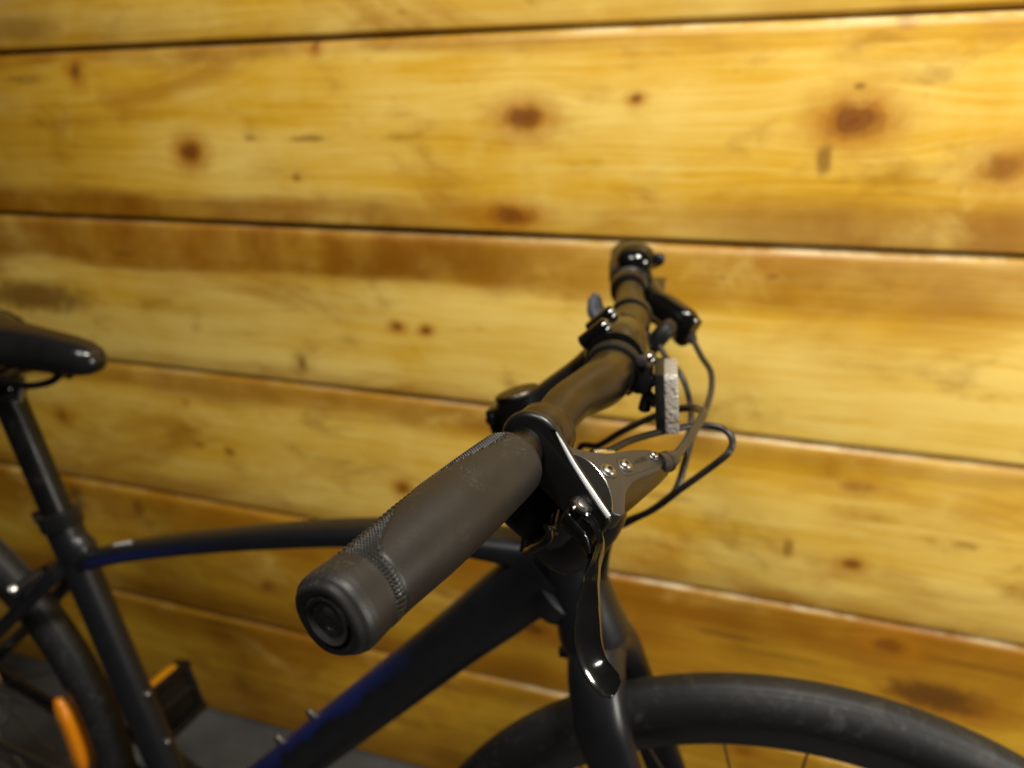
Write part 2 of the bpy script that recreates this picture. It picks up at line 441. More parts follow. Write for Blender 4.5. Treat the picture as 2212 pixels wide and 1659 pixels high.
wall = empty('wooden_wall', None, (-.5, WALL_Y, 0))
tag(wall, 'yellow varnished pine wall of wide horizontal planks', 'wall')
px = lambda r, x0=1.0: r/FPX*x0
KN = []   # picture position, radius in pixels (2212 wide), strength, kind
for (x, y, rx, ry, st, kd) in [
    (165, 155, 11, 17, .9, 'k'), (412, 328, 22, 22, .95, 'k'), (1130, 257, 36, 28, .9, 'k'), (1370, 213, 13, 9, .8, 'k'),
    (1845, 262, 46, 34, 1., 'k'), (2165, 360, 34, 26, .75, 'k'), (680, 95, 10, 14, .9, 'k'), (1100, 468, 46, 22, .95, 'k'),
    (1785, 345, 13, 32, .55, 's'), (668, 300, 42, 7, .5, 's'), (540, 298, 14, 6, .45, 's'), (640, 385, 10, 10, .5, 's'),
    (60, 172, 45, 8, .4, 's'), (1850, 190, 9, 7, .5, 's'), (1560, 600, 8, 6, .5, 's'), (870, 25, 10, 5, .3, 's'),
    (1960, 40, 16, 18, .35, 's'), (45, 60, 70, 22, .35, 's'),
    (855, 705, 13, 9, .85, 'k'), (920, 712, 12, 9, .85, 'k'), (655, 785, 10, 18, .6, 's'), (70, 640, 120, 30, .65, 's'),
    (1668, 596, 12, 7, .5, 's'), (165, 655, 30, 10, .4, 's'), (265, 548, 22, 8, .4, 's'),
    (135, 897, 10, 12, .6, 'k'), (872, 1055, 15, 14, .8, 'k'), (430, 962, 12, 8, .5, 's'), (495, 977, 13, 11, .55, 's'),
    (1855, 1050, 34, 14, .45, 'k'), (1702, 1185, 10, 25, .5, 's'), (1838, 1219, 17, 12, .8, 'k'), (2080, 1178, 20, 10, .4, 's'),
    (1430, 1070, 60, 12, .3, 's'), (300, 1100, 14, 22, .5, 's'), (165, 1075, 20, 26, .75, 's'), (400, 870, 9, 7, .4, 's'),
    (580, 1266, 18, 12, .75, 'k'), (640, 1310, 12, 9, .4, 's'), (1152, 1358, 32, 15, .85, 'k'), (1925, 1398, 28, 22, .7, 'k'),
    (1560, 1372, 60, 7, .5, 's'), (1690, 1420, 90, 6, .4, 's'), (2015, 1505, 75, 30, .9, 's'), (2060, 1530, 50, 20, .6, 'k'),
    (470, 1345, 60, 7, .5, 's'), (490, 1372, 45, 7, .5, 's'), (960, 1480, 40, 9, .4, 's'), (880, 1560, 40, 10, .3, 's'),
    (1610, 1620, 20, 16, .45, 'k'), (520, 1475, 22, 16, .3, 's'), (2150, 1450, 90, 8, .35, 's')]:
    wx, wz = wall_at(x, y); dist = math.hypot(wx, WALL_Y)
    sx = rx/FPX*math.hypot(dist, CAM_H-wz)*1.15; sz = ry/FPX*math.hypot(dist, CAM_H-wz)
    KN.append((wx, wz, sx, sz, st, kd))
NB = 8
# heartwood bands per plank, counted from the floor: (z0, z1, softness, strength, x from, x to)
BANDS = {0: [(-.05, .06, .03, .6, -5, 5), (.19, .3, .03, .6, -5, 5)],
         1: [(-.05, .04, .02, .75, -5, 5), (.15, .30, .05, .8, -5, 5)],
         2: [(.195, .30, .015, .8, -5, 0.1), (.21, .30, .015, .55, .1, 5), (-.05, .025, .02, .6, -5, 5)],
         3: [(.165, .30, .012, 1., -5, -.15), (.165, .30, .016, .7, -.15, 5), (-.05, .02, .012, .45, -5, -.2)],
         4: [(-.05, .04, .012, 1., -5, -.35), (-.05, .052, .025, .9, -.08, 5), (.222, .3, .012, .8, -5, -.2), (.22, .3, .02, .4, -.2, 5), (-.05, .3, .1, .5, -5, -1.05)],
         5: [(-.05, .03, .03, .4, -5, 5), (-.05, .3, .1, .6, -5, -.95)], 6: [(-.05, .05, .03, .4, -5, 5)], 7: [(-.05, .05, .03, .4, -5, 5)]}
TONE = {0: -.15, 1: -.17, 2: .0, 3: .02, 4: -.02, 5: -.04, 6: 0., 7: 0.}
for i in range(NB):
    z0 = i*BOARD
    ks = [(a, b-z0, c, d, e, f) for (a, b, c, d, e, f) in KN if z0 <= b < z0+BOARD]
    ks += [(random.uniform(.5, 1.4), random.uniform(.04, .2), .016, .012, .8, 'k'), (random.uniform(-2.8, -1.4), random.uniform(.04, .2), .016, .012, .8, 'k')]
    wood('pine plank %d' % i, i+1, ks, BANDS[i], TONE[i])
    # cross section (depth towards the camera is -y): flat face, long worn chamfer along the top, small one below, dark gap
    x0, x1 = -3.2+.07*random.random(), 1.8
    h = BOARD
    prof = [(.028, .0016), (.006, .0016), (.0025, .0028), (.0006, .0052), (0, .011), (0, h*.5), (0, h-.016),
            (.0008, h-.0105), (.0030, h-.0072), (.0072, h-.0042), (.0110, h-.0016), (.028, h-.0016)]
    nx = 60; V, F = [], []
    for k in range(nx+1):
        xx = x0+(x1-x0)*k/nx
        wob = .0009*math.sin(xx*3.1+i*2.0)+.0006*math.sin(xx*9.7+i)
        cup = .0012*math.sin(xx*1.7+i*1.3)
        for (dy, zz) in prof:
            q = wob if zz > h*.8 else (.0004*math.sin(xx*6+i) if zz < .02 else 0)
            V.append((xx+.5, dy+cup, zz+q))
    m_ = len(prof)
    for k in range(nx):
        for j in range(m_):
            a, b = k*m_+j, k*m_+(j+1) % m_
            F.append((a, b, b+m_, a+m_))
    F.append(tuple(range(m_))); F.append(tuple(nx*m_+j for j in range(m_))[::-1])
    # shift local x so that material space is measured from the world's x = 0
    V = [(a-.5, b, c) for a, b, c in V]
    o = add('plank', V, F, 'pine plank %d' % i, wall, 30)
    o.location = (.5, 0, z0)
box('backing', (.0, .034, NB*BOARD/2), (1, 0, 0), (0, 1, 0), (0, 0, 1), (4.9, .01, NB*BOARD), 'dark backing', wall, 0)

# ------------------------------------------------------------------ the bicycle
bike = empty('bicycle', None, (BX, BY, 0)); bike.rotation_euler = (-LEAN, 0, HEAD)
tag(bike, 'dark grey and blue city bicycle standing in front of the plank wall', 'bicycle')
WR, WB, HA, SA, CS, RAKE, STEER = .3458, 1.0882, R(70.82), R(74.40), .441, .0453, R(5.185)
AX = Vector((-math.cos(HA), 0, math.sin(HA))); AN = Vector((math.sin(HA), 0, math.cos(HA)))
FA = Vector((WB, 0, WR)); AO = FA-AN*RAKE
def axis(t): return AO+AX*t
STM = Matrix.Translation(AO) @ Matrix.Rotation(STEER, 4, AX) @ Matrix.Translation(-AO)
def steer(pts): return [STM @ Vector(p) for p in pts]
BB = Vector((math.sqrt(CS*CS-.07**2), 0, WR-.07)); SD = Vector((-math.cos(SA), 0, math.sin(SA)))

# --- wheels
def wheel(name, c, mtx, reflector=None, spokes=28):
    """axle along local y"""
    wr = empty(name, bike); c = Vector(c)
    def pt(r, th, y): return mtx @ (c+Vector((r*math.cos(th), y, r*math.sin(th))))
    N = 144
    def revolve(nm, sec, mat, sharp=35):
        V, F = [], []; m = len(sec)
        for k in range(N):
            for (r, y) in sec: V.append(pt(r, 2*math.pi*k/N, y))
        for k in range(N):
            for j in range(m):
                a, b = k*m+j, k*m+(j+1) % m; q = ((k+1) % N)
                F.append((a, b, q*m+(j+1) % m, q*m+j))
        return add(nm, V, F, mat, wr, sharp)
    tr = .0195; cr = WR-tr
    sec = [(cr+tr*math.sin(R(a)), tr*math.cos(R(a))) for a in (-42, -20, 0, 18, 34, 48)]
    # centre ridge and shoulder grooves of the tread
    sec += [(cr+tr*math.sin(R(52))-.0012, tr*math.cos(R(52))), (cr+tr*math.sin(R(58))-.0012, tr*math.cos(R(58))), (cr+tr*math.sin(R(61)), tr*math.cos(R(61)))]
    sec += [(cr+tr*math.sin(R(a)), tr*math.cos(R(a))) for a in (72, 82, 90, 98, 108)]
    sec += [(cr+tr*math.sin(R(119)), tr*math.cos(R(119))), (cr+tr*math.sin(R(122))-.0012, tr*math.cos(R(122))), (cr+tr*math.sin(R(128))-.0012, tr*math.cos(R(128)))]
    sec += [(cr+tr*math.sin(R(a)), tr*math.cos(R(a))) for a in (132, 146, 162, 180, 200, 222)]
    revolve('tyre', sec, 'tyre rubber', 50)
    r0 = cr-tr*.62
    revolve('rim', [(r0+.003, .0125), (r0-.003, .0135), (r0-.016, .0105), (r0-.026, .006), (r0-.028, 0), (r0-.026, -.006), (r0-.016, -.0105), (r0-.003, -.0135), (r0+.003, -.0125), (r0+.001, 0)], 'black rim', 30)
    lathe('hub', mtx @ (c+Vector((0, -.05, 0))), (mtx.to_3x3() @ Vector((0, 1, 0))), [(0, .008), (.012, .008), (.013, .027), (.017, .027), (.02, .012), (.05, .010), (.08, .012), (.083, .027), (.087, .027), (.088, .008), (.1, .008)], 'satin black plastic', wr)
    rs = None
    for k in range(spokes):
        sgn = 1 if k % 2 else -1; th = 2*math.pi*k/spokes
        a = pt(.026, th+(.9 if (k//2) % 2 else -.9), sgn*.033); b = pt(r0-.0265, th, sgn*.002)
        o = tube('spoke', [a, b], .0010, 'dark steel', wr, 6, smooth=1)
    if reflector:
        for (a0, a1, rr, yy) in reflector:
            path = [pt(rr, a0+(a1-a0)*i/10, yy) for i in range(11)]
            ax_ = [(mtx.to_3x3() @ Vector((0, 1, 0))) for _ in range(11)]
            V, F, U = sweep(path, [(.0080*s, .0105*s) for s in (.5, .85, 1, 1, 1, 1, 1, 1, 1, .85, .5)], 16, ax_, 3.2)
            add('reflector', V, F, 'amber reflector', wr, 35)
    return wr
ID = Matrix.Identity(4)
fw = wheel('front_wheel', FA, STM)
a0 = at(125, 1508, -.012)-Vector((0, 0, WR)); a1 = at(192, 1668, -.012)-Vector((0, 0, WR))
rw = wheel('rear_wheel', (0, 0, WR), ID, [(math.atan2(a0.z, a0.x), math.atan2(a1.z, a1.x), (a0.length+a1.length)/2-.002, -.014)])

# --- frame
frame_paint('top tube paint', [(.03, .16, .45, .61, .0, .11, .06)])
frame_paint('down tube paint', [(-.1, .45, .16, .40, .07, .06, .035), (.54, .61, .16, .27, .02, .03, .02)])
frame_paint('fork paint', [])
tt_pts = [(.338, 0, .640), (.372, 0, .6545), (.43, 0, .676), (.5346, 0, .7085), (.6672, 0, .7445), (.76, 0, .7625), (.8189, 0, .768), (.890, 0, .768)]
tt = tube('top_tube', tt_pts, [(.0150, .0105), (.0150, .0100), (.0155, .0098), (.016, .0098), (.017, .0105), (.0185, .0115), (.019, .012), (.019, .0165)], 'top tube paint', bike, 28, expo=2.5)
q = at(276, 1160, 0)
dc = at(278, 1163, -.002)
prism('decal', [(-.013, -.0020), (.013, -.0020), (.013, .0020), (-.013, .0020)], lambda a, b, h: Vector((.4105, -.004, .6802))+Vector((.945, 0, .327))*a+Vector((.1, -.94, -.3))*b+Vector((-.32, -.2, .93)).normalized()*h, -.001, .0012, 'decal white', tt, 0)
DTE = Vector((.8865, 0, .7675))
dd_ = (DTE-BB).normalized()
dt = tube('down_tube', [BB+dd_*.0, BB+dd_*.25, BB+dd_*.5, BB+dd_*.60, DTE-dd_*.01], [(.024, .026), (.0225, .025), (.0225, .0255), (.023, .028), (.024, .032)], 'down tube paint', bike, 32, expo=2.3)
dn_ = Vector((-dd_.z, 0, dd_.x))
for (pxx, pyy) in ((685, 1555), (620, 1615)):
    a = at(pxx, pyy); s = (a-BB).dot(dd_); c = BB+dd_*s+dn_*.026
    lathe('bottle_bolt', c, dn_, [(-.004, .0045), (.003, .0045), (.0032, .0042), (.007, .0038), (.0082, .002)], 'dark steel', dt, 14)
st_top = (Vector((.3118, 0, .6945))-BB).dot(SD)
st = tube('seat_tube', [BB, BB+SD*.15, BB+SD*.30, BB+SD*(st_top-.06), BB+SD*(st_top-.012)], [(.019, .0195), (.018, .0195), (.0175, .0185), (.018, .0185), (.0185, .0185)], 'frame paint', bike, 28)
for (pxx, pyy) in ((328, 1500), (380, 1604)):
    a = at(pxx, pyy); s = (a-BB).dot(SD); nn = Vector((SD.z, 0, -SD.x)); c = BB+SD*s+nn*.018
    lathe('bottle_bolt', c, nn, [(-.004, .0045), (.003, .0045), (.0032, .0042), (.006, .0038), (.0072, .002)], 'dark steel', st, 14)
# seat cluster: a soft swelling where the top tube meets the seat tube
ellipsoid('seat_cluster', BB+SD*(st_top-.045)+Vector((.006, 0, 0)), (SD.z, 0, -SD.x), (0, 1, 0), SD, (.0225, .0182, .027), 'frame paint', bike, 2.0)
for s in (-1, 1):
    a = BB+SD*(st_top-.058)
    tube('seat_stay', [a+Vector((-.004, s*.012, 0)), a+Vector((-.03, s*.026, -.025)), (.19, s*.042, .51), (.09, s*.055, .425), (0, s*.066, WR)], [(.0075, .0085), (.0075, .0085), (.007, .008), (.0065, .0075), (.006, .007)], 'frame paint', bike, 18)
    tube('chain_stay', [BB+Vector((-.01, s*.028, 0)), BB+Vector((-.12, s*.036, .012)), (.14, s*.058, .325), (0, s*.066, WR)], [(.008, .015), (.008, .013), (.008, .010), (.007, .008)], 'frame paint', bike, 18)
b_ = at(43, 1276, -.028)
br = tube('stay_bridge', [(b_.x, -.040, b_.z), (b_.x-.002, 0, b_.z+.004), (b_.x, .040, b_.z)], .008, 'frame paint', bike, 16)
screw('bridge_bolt', (b_.x+.003, -.038, b_.z+.010), (.3, -.5, .8), .0055, 'stainless steel', br)
lathe('bottom_bracket', BB+Vector((0, -.04, 0)), (0, 1, 0), [(0, .018), (.001, .022), (.079, .022), (.08, .018)], 'frame paint', bike, 32)
# head tube, headset, spacers
ht = lathe('head_tube', axis(.388), AX, [(0, .024), (.004, .0285), (.012, .029), (.03, .0262), (.06, .0248), (.10, .0250), (.135, .0255), (.148, .0262), (.152, .024)], 'frame paint', bike, 36)
lathe('gusset_weld', axis(.388+.052)-AN*.014, -dd_, [(-.004, .020), (.0, .0275), (.012, .0270), (.02, .024)], 'frame paint', ht, 32)
lathe('headset', axis(.541), AX, [(0, .022), (.001, .0245), (.006, .0250), (.010, .022), (.013, .0175)], 'satin black plastic', bike, 36)
for k in range(2):
    lathe('spacer', axis(.5500+k*.0045), AX, [(0, .0150), (.0003, .0171), (.0006, .0176), (.0036, .0176), (.0039, .0171), (.0042, .0150)], 'black anodised aluminium', bike, 32)
# --- fork: one arch from dropout to dropout
fp = []
for s in (-1, 1):
    arm = [FA+Vector((0, s*.062, 0)), axis(.10)+Vector((.012, s*.060, 0)), axis(.22)+Vector((.006, s*.057, 0)), axis(.315)+Vector((.001, s*.0525, 0)), axis(.352)+Vector((0, s*.045, 0)), axis(.376)+Vector((0, s*.026, 0))]
    fp += arm if s < 0 else [axis(.384)]+arm[::-1]
fr = [(.010, .012), (.0105, .0145), (.0125, .0185), (.0150, .0205), (.0175, .0215), (.019, .0225), (.019, .0235), (.019, .0225), (.0175, .0215), (.0150, .0205), (.0125, .0185), (.0105, .0145), (.010, .012)]
path = catmull(steer(fp), 10); rad = lerp_list(fr, len(path))
V, F, U = sweep(path, [(b, a) for a, b in rad], 28, tuple(AN), 2.3)
fk = add('fork', V, F, 'fork paint', bike, 40, U)
lathe('crown_race', axis(.380), AX, [(0, .020), (.001, .0255), (.006, .0262), (.009, .025)], 'satin black plastic', fk, 36)
q = at(1203, 1386, 0)
lathe('crown_bolt', axis(.378)-AN*.020, -AN+AX*.1, [(0, .006), (.010, .006), (.0105, .0052), (.015, .005), (.016, .003)], 'satin black plastic', fk, 18)
# --- saddle and seat post
nose = at(217, 778)
def saddle():
    V, F = [], []; n = 36
    L = .272
    # station: distance behind the nose, half width, top height, bottom height relative to the nose point
    S_ = [(0.0005, .004, .001, -.004), (.004, .011, .008, -.011), (.010, .0165, .0125, -.0145), (.02, .0195, .0160, -.0165), (.04, .0215, .0195, -.0175), (.07, .023, .0225, -.0180), (.10, .027, .0245, -.017),
          (.13, .036, .0260, -.014), (.16, .050, .0265, -.009), (.19, .064, .0270, -.004), (.22, .072, .0280, .001), (.25, .074, .0290, .005), (.268, .066, .0275, .009), (.274, .05, .024, .012)]
    for (d, hw, tp, bt) in S_:
        for k in range(n):
            th = 2*math.pi*k/n; c, s = math.cos(th), math.sin(th)
            yy = hw*math.copysign(abs(c)**.75, c)
            zc = (tp+bt)/2; hz = (tp-bt)/2
            zz = zc+hz*math.copysign(abs(s)**.85, s)
            if s > 0: zz -= .004*abs(c)**3 if hw < .03 else .010*abs(c)**3
            V.append((nose.x-d, yy, nose.z+zz))
    m = len(S_)
    for i in range(m-1):
        for k in range(n): F.append((i*n+k, i*n+(k+1) % n, (i+1)*n+(k+1) % n, (i+1)*n+k))
    F.append(tuple(range(n))[::-1]); F.append(tuple((m-1)*n+k for k in range(n)))
    return add('saddle', V, F, 'saddle vinyl', bike, 60)
sd = saddle()
for s in (-1, 1):
    z0 = nose.z
    tube('saddle_rail', [(nose.x-.045, s*.006, z0-.014), (nose.x-.058, s*.010, z0-.025), (nose.x-.078, s*.019, z0-.0295), (nose.x-.105, s*.022, z0-.028), (nose.x-.17, s*.022, z0-.028), (nose.x-.215, s*.03, z0-.012), (nose.x-.235, s*.036, z0+.006)], .0036, 'gloss black paint', sd, 12)
pt_ = at(10, 838)
stop = BB+SD*st_top
pd = (pt_-stop).normalized()
sp = tube('seat_post', [stop-pd*.06, stop, stop+(pt_-stop)*.5, stop+(pt_-stop)*.93], .0153, 'seat post paint', bike, 28, smooth=3)
hd = stop+(pt_-stop)*1.0
ellipsoid('post_head', hd+Vector((-.006, 0, .0)), (1, 0, 0), (0, 1, 0), (0, 0, 1), (.027, .019, .016), 'gloss black paint', sp, 2.5)
box('rail_clamp', hd+Vector((-.006, 0, .0165)), (1, 0, 0), (0, 1, 0), (0, 0, 1), (.040, .058, .010), 'gloss black paint', sp, .003)
lathe('clamp_bolt', hd+Vector((.018, 0, -.012)), (.5, 0, 1), [(0, .003), (.03, .003)], 'stainless steel', sp, 12)
sc_ = lathe('seat_clamp', stop-SD*.016, SD, [(0, .0175), (.0005, .0208), (.002, .0216), (.014, .0216), (.0165, .0225), (.0185, .0225), (.0195, .0212), (.020, .0165)], 'satin black plastic', bike, 36)
box('clamp_ear', stop-SD*.007+Vector((-.0245, 0, 0)), (1, 0, 0), (0, 1, 0), SD, (.014, .020, .013), 'satin black plastic', sc_, .002)
screw('clamp_screw', stop-SD*.007+Vector((-.025, -.010, 0)), (0, -1, 0), .004, 'stainless steel', sc_)

# --- cranks, chainring, pedals, cassette, chain, rear disc
crk = lathe('chainring', BB+Vector((0, -.050, 0)), (0, 1, 0), [(-.002, .060), (-.002, .084), (0, .088), (.002, .084), (.002, .060)], 'dark steel', bike, 64, 30, False)
def tooth_ring():
    pass
def crank(s, ang):
    d = Vector((math.cos(ang), 0, math.sin(ang)))
    a = BB+Vector((0, s*.058, 0)); b = a+d*.170+Vector((0, s*.014, 0))
    ca = tube('crank_arm', [a-d*.012, a+d*.01, a+d*.06+Vector((0, s*.005, 0)), b-d*.03, b, b+d*.013], [(.009, .014), (.010, .018), (.0085, .0145), (.0075, .013), (.0075, .0145), (.006, .009)], 'satin black plastic', bike, 20, expo=2.6)
    pedal = empty('pedal', bike)
    c = b+Vector((0, s*.060, 0)); t_ = -1.3 if s > 0 else .1
    px_ = Vector((math.cos(t_), 0, math.sin(t_))); pz_ = Vector((-math.sin(t_), 0, math.cos(t_)))
    tube('axle', [b, c+Vector((0, s*.03, 0))], .006, 'dark steel', pedal, 12, smooth=1)
    lathe('spindle_body', b+Vector((0, s*.016, 0)), (0, s, 0), [(0, .009), (.002, .012), (.03, .0105), (.085, .0105), (.092, .009)], 'dull black plastic', pedal, 18)
    box('pedal_body', c, px_, (0, 1, 0), pz_, (.060, .080, .016), 'dull black plastic', pedal, .003)
    for q in (-1, 1):
        box('pedal_cage', c+px_*(q*.036), px_, (0, 1, 0), pz_, (.012, .094, .028), 'dull black plastic', pedal, .003)
        box('reflector', c+px_*(q*.0435), px_, (0, 1, 0), pz_, (.004, .058, .014), 'yellow reflector', pedal, .0012)
        box('pedal_side', c+Vector((0, q*.041, 0)), px_, (0, 1, 0), pz_, (.062, .010, .024), 'dull black plastic', pedal, .003)
    return ca
pl = at(388, 1492, .145)
crank(1, math.atan2(.034, -.172)); crank(-1, math.atan2(-.034, .172))
for i, rr in enumerate((.058, .052, .047, .042, .037, .032, .028, .024)):
    lathe('sprocket', (0, -.028-.0048*i, WR), (0, 1, 0), [(-.0008, rr*.5), (-.0008, rr-.003), (0, rr), (.0008, rr-.003), (.0008, rr*.5)], 'dark steel', rw, 40, 30, False)
ch = BB+Vector((0, -.050, .088)); ce = Vector((0, -.043, WR+.043))
tube('chain', [ch+Vector((.02, 0, -.002)), ch, ch.lerp(ce, .5), ce, ce+Vector((-.03, 0, -.012))], (.0035, .0045), 'dark steel', bike, 8, smooth=6)
lathe('brake_disc', (0, .036, WR), (0, 1, 0), [(-.001, .05), (-.001, .08), (.001, .08), (.001, .05)], 'stainless steel', rw, 64, 30, False)

# ------------------------------------------------------------------ cockpit
BAR = [(.888, -.305, .9225), (.8972, -.25, .9264), (.909, -.18, .9315), (.9145, -.14, .9348), (.9170, -.105, .9386), (.9272, -.066, .9398), (.9260, -.03, .9395),
       (.9226, 0, .943), (.9213, .03, .9450), (.9192, .055, .9478), (.9140, .085, .9510), (.9040, .13, .9555), (.8920, .18, .9595), (.8780, .245, .9630), (.8640, .310, .966)]
BR = [.0111, .0111, .0112, .0120, .0126, .0152, .0159, .0159, .0159, .0155, .0135, .0120, .0112, .0111, .0111]
bar = tube('handlebar', BAR, BR, 'black anodised aluminium', bike, 36, ref=(1, 0, 0), smooth=10)
def bar_at(y):
    for a, b in zip(BAR, BAR[1:]):
        if a[1] <= y <= b[1]:
            f = (y-a[1])/(b[1]-a[1]); return Vector(a).lerp(Vector(b), f)

# stem
S0 = axis(.581); S1 = Vector((.9226, 0, .943))
sdv = (S1-S0).normalized()
stem = tube('stem', [S0-sdv*.004, S0+sdv*.012, S0+sdv*.03, S1-sdv*.034, S1-sdv*.017, S1-sdv*.006], [(.0165, .0165), (.0175, .0180), (.0150, .0160), (.0145, .0150), (.0185, .0160), (.0205, .0175)], 'satin black plastic', bike, 32, expo=2.6)
lathe('steerer_clamp', S0, AX, [(-.021, .0165), (-.0205, .0185), (-.019, .0192), (.018, .0192), (.0198, .0184), (.0205, .0165)], 'gloss black paint', stem, 36)
cap = lathe('top_cap', S0+AX*.0203, AX, [(0, .0168), (.0008, .0176), (.003, .0176), (.0046, .0165), (.0050, .0150), (.0048, .0062)], 'black anodised aluminium', stem, 36)
screw('cap_bolt', S0+AX*.0240, AX, .0058, 'dark steel', cap)
rear = -AN
box('pinch_boss', S0+rear*.0205, AN, (0, 1, 0), AX, (.014, .020, .034), 'gloss black paint', stem, .003)
for k in (-1, 1):
    lathe('pinch_bolt', S0+rear*.0225+AX*(k*.0095)+Vector((0, -.0135, 0)), (0, 1, 0), [(0, .0028), (.0008, .0040), (.004, .0042), (.027, .0042)], 'gloss black paint', stem, 16)
barx = (bar_at(.02)-bar_at(-.02)).normalized()
fpl = lathe('face_plate', S1, barx, ring_prof(.044, .0155, .0208, .0022), 'gloss black paint', stem, 40)
fo = (sdv-barx*sdv.dot(barx)).normalized(); fu = fo.cross(barx); fu = fu if fu.z > 0 else -fu
for a in (-1, 1):
    for b in (-1, 1):
        c = S1+barx*(a*.0145)+fu*(b*.0215)
        lathe('bolt_boss', c-fo*.012, fo, [(0, .0045), (.001, .0058), (.022, .0058), (.0235, .0046)], 'gloss black paint', fpl, 18)
        screw('face_bolt', c+fo*.0112, fo, .0042, 'dark steel', fpl)

# --- grips
def grip(end, inner, ed, name_label=None, hi=True):
    E_, I_ = Vector(end), Vector(inner); ax = (I_-E_); L = ax.length; ax.normalize()
    ed = Vector(ed); ed = (ed-ax*ed.dot(ax)).normalized()
    et = ax.cross(ed); et = et if et.z > 0 else -et
    nth, ns = (260, 300) if hi else (64, 60)
    TB = [(0, 75), (.020, 85), (.0223, 98), (.0257, 111), (.0332, 123), (.0486, 144), (.060, 153), (.074, 157), (.086, 145), (.099, 129), (.117, 115), (.128, 110)]
    def interp(T, x):
        for (a, b), (c, d) in zip(T, T[1:]):
            if x <= c: return b+(d-b)*(x-a)/(c-a)
        return T[-1][1]
    RP = [(0, .0146), (.0012, .0158), (.003, .0164), (.006, .0166), (.014, .0163), (.021, .0165), (.034, .0172), (.052, .0181), (.072, .0184), (.095, .0181), (.115, .0176), (.124, .0172), (.1268, .0162), (.128, .0146)]
    V, F = [], []
    for i in range(ns+1):
        s = .128*i/ns
        r0 = interp(RP, s)
        tb = interp(TB, s)
        for k in range(nth):
            th = -180+360*k/nth
            a = R(th); h = 0.
            # main panel lies between the boundaries; knurled rubber outside of it
            back = min(abs(th-tb), 999)
            thb = th if th > -90 else th+360
            inpanel = (s > .0206) and (-tb+40 < th < tb)
            e1 = (s-.0206)/.0006; e2 = (tb-th)*.0003/.0006; e3 = (th-(-tb+40))*.0003/.0006
            edge = min(e1, e2, e3)
            pan = min(max(edge+.5, 0), 1)
            capf = min(max((.0158-s)/.0006+.5, 0), 1)
            inn = min(max((s-.1235)/.0006+.5, 0), 1)
            tex = (1-pan)*(1-capf)*(1-inn)
            arc = .017*a
            if tex > 0 and hi:
                if 35 < th < 142 and s < .06:
                    q = math.sin(math.pi*(s+arc)/.00165)*math.sin(math.pi*(s-arc)/.00165)
                    h = (.00030 if q > .12 else -.00040)
                elif th <= 35:
                    h = .00042*(1 if math.sin(2*math.pi*(arc+.35*s)/.0022) > -.1 else -1)
                elif s < .066:
                    h = .00024*math.tanh(2.5*math.sin(2*math.pi*(s-.55*arc)/.0027))
                else:
                    q = math.sin(math.pi*(s+arc)/.0017)*math.sin(math.pi*(s-arc)/.0017)
                    h = (.00038 if q > .1 else -.00040)
                h *= tex
                h -= .00015*tex
            if hi and pan > .05 and edge < 2.4: h -= .0003
            # the outer end is a rounded square
            ex = 2.0+.55*max(0, 1-s/.03)
            c, sn = math.cos(a+.6), math.sin(a+.6)
            rr = r0/((abs(c)**ex+abs(sn)**ex)**(1/ex))
            rr = r0*(1-.0)+(rr-r0)*.8
            rr *= 1+.012*math.sin(2*a+.4)
            rr += h
            V.append(E_+ax*s+ed*(rr*math.cos(a))+et*(rr*math.sin(a)))
    for i in range(ns):
        for k in range(nth): F.append((i*nth+k, i*nth+(k+1) % nth, (i+1)*nth+(k+1) % nth, (i+1)*nth+k))
    # end face: rolled lip, shallow dish, off-centre hollow
    base = 0
    first = [V[k] for k in range(nth)]
    prev = list(range(nth))
    for (f, dz) in ((.97, -.0011), (.92, -.0018), (.86, -.0021), (.79, -.0020), (.72, -.0015), (.66, -.0009), (.60, -.0006)):
        new = []
        for k in range(nth):
            d = first[k]-E_; V.append(E_+d*f+ax*dz); new.append(len(V)-1)
        for k in range(nth): F.append((new[k], new[(k+1) % nth], prev[(k+1) % nth], prev[k]))
        prev = new
    F.append(tuple(prev))
    g = add('grip', V, F, 'grip rubber', bike, 42)
    # plug in the bar end with a pressed crescent and a small hole
    pl = bmesh.new(); n = 48; prevr = None
    rings = [(.0098, .0010), (.0097, -.0012), (.0090, -.0016), (.0082, -.0013), (.0074, -.0002), (.0066, .0002), (.0056, -.0002), (.0042, -.0006), (.0028, -.0006), (.0023, .0012), (.0010, .0014)]
    off = ed*.0012-et*.0010
    for (rr, dz) in rings:
        vs = []
        for k in range(n):
            a = 2*math.pi*k/n
            dent = .0009*max(0, math.cos(a-3.6))**4*(1 if .0035 < rr < .0085 else 0)
            if .0060 < rr < .0095: dent += .0009*(.5-.5*math.cos(a+.9))-.0009
            if .0020 < rr < .0062: dent += .0007*math.sin(2*a+.7)*(rr/.006)
            o2 = off*(1-rr/.0098)
            vs.append(pl.verts.new(E_+o2+ed*(rr*math.cos(a))+et*(rr*math.sin(a))+ax*(dz+dent)))
        if prevr:
            for k in range(n): pl.faces.new((prevr[k], prevr[(k+1) % n], vs[(k+1) % n], vs[k]))
        prevr = vs
    pl.faces.new(prevr)
    from_bm('end_plug', pl, 'end rubber', g, 50)
    return g
DN27 = Vector((math.cos(R(27)), 0, -math.sin(R(27))))
gr = grip(BAR[0], (.909, -.18, .9315), DN27)
le, li = Vector(BAR[-1]), bar_at(.195)
gl = grip(le, le+(li-le).normalized()*.127, DN27, hi=False)

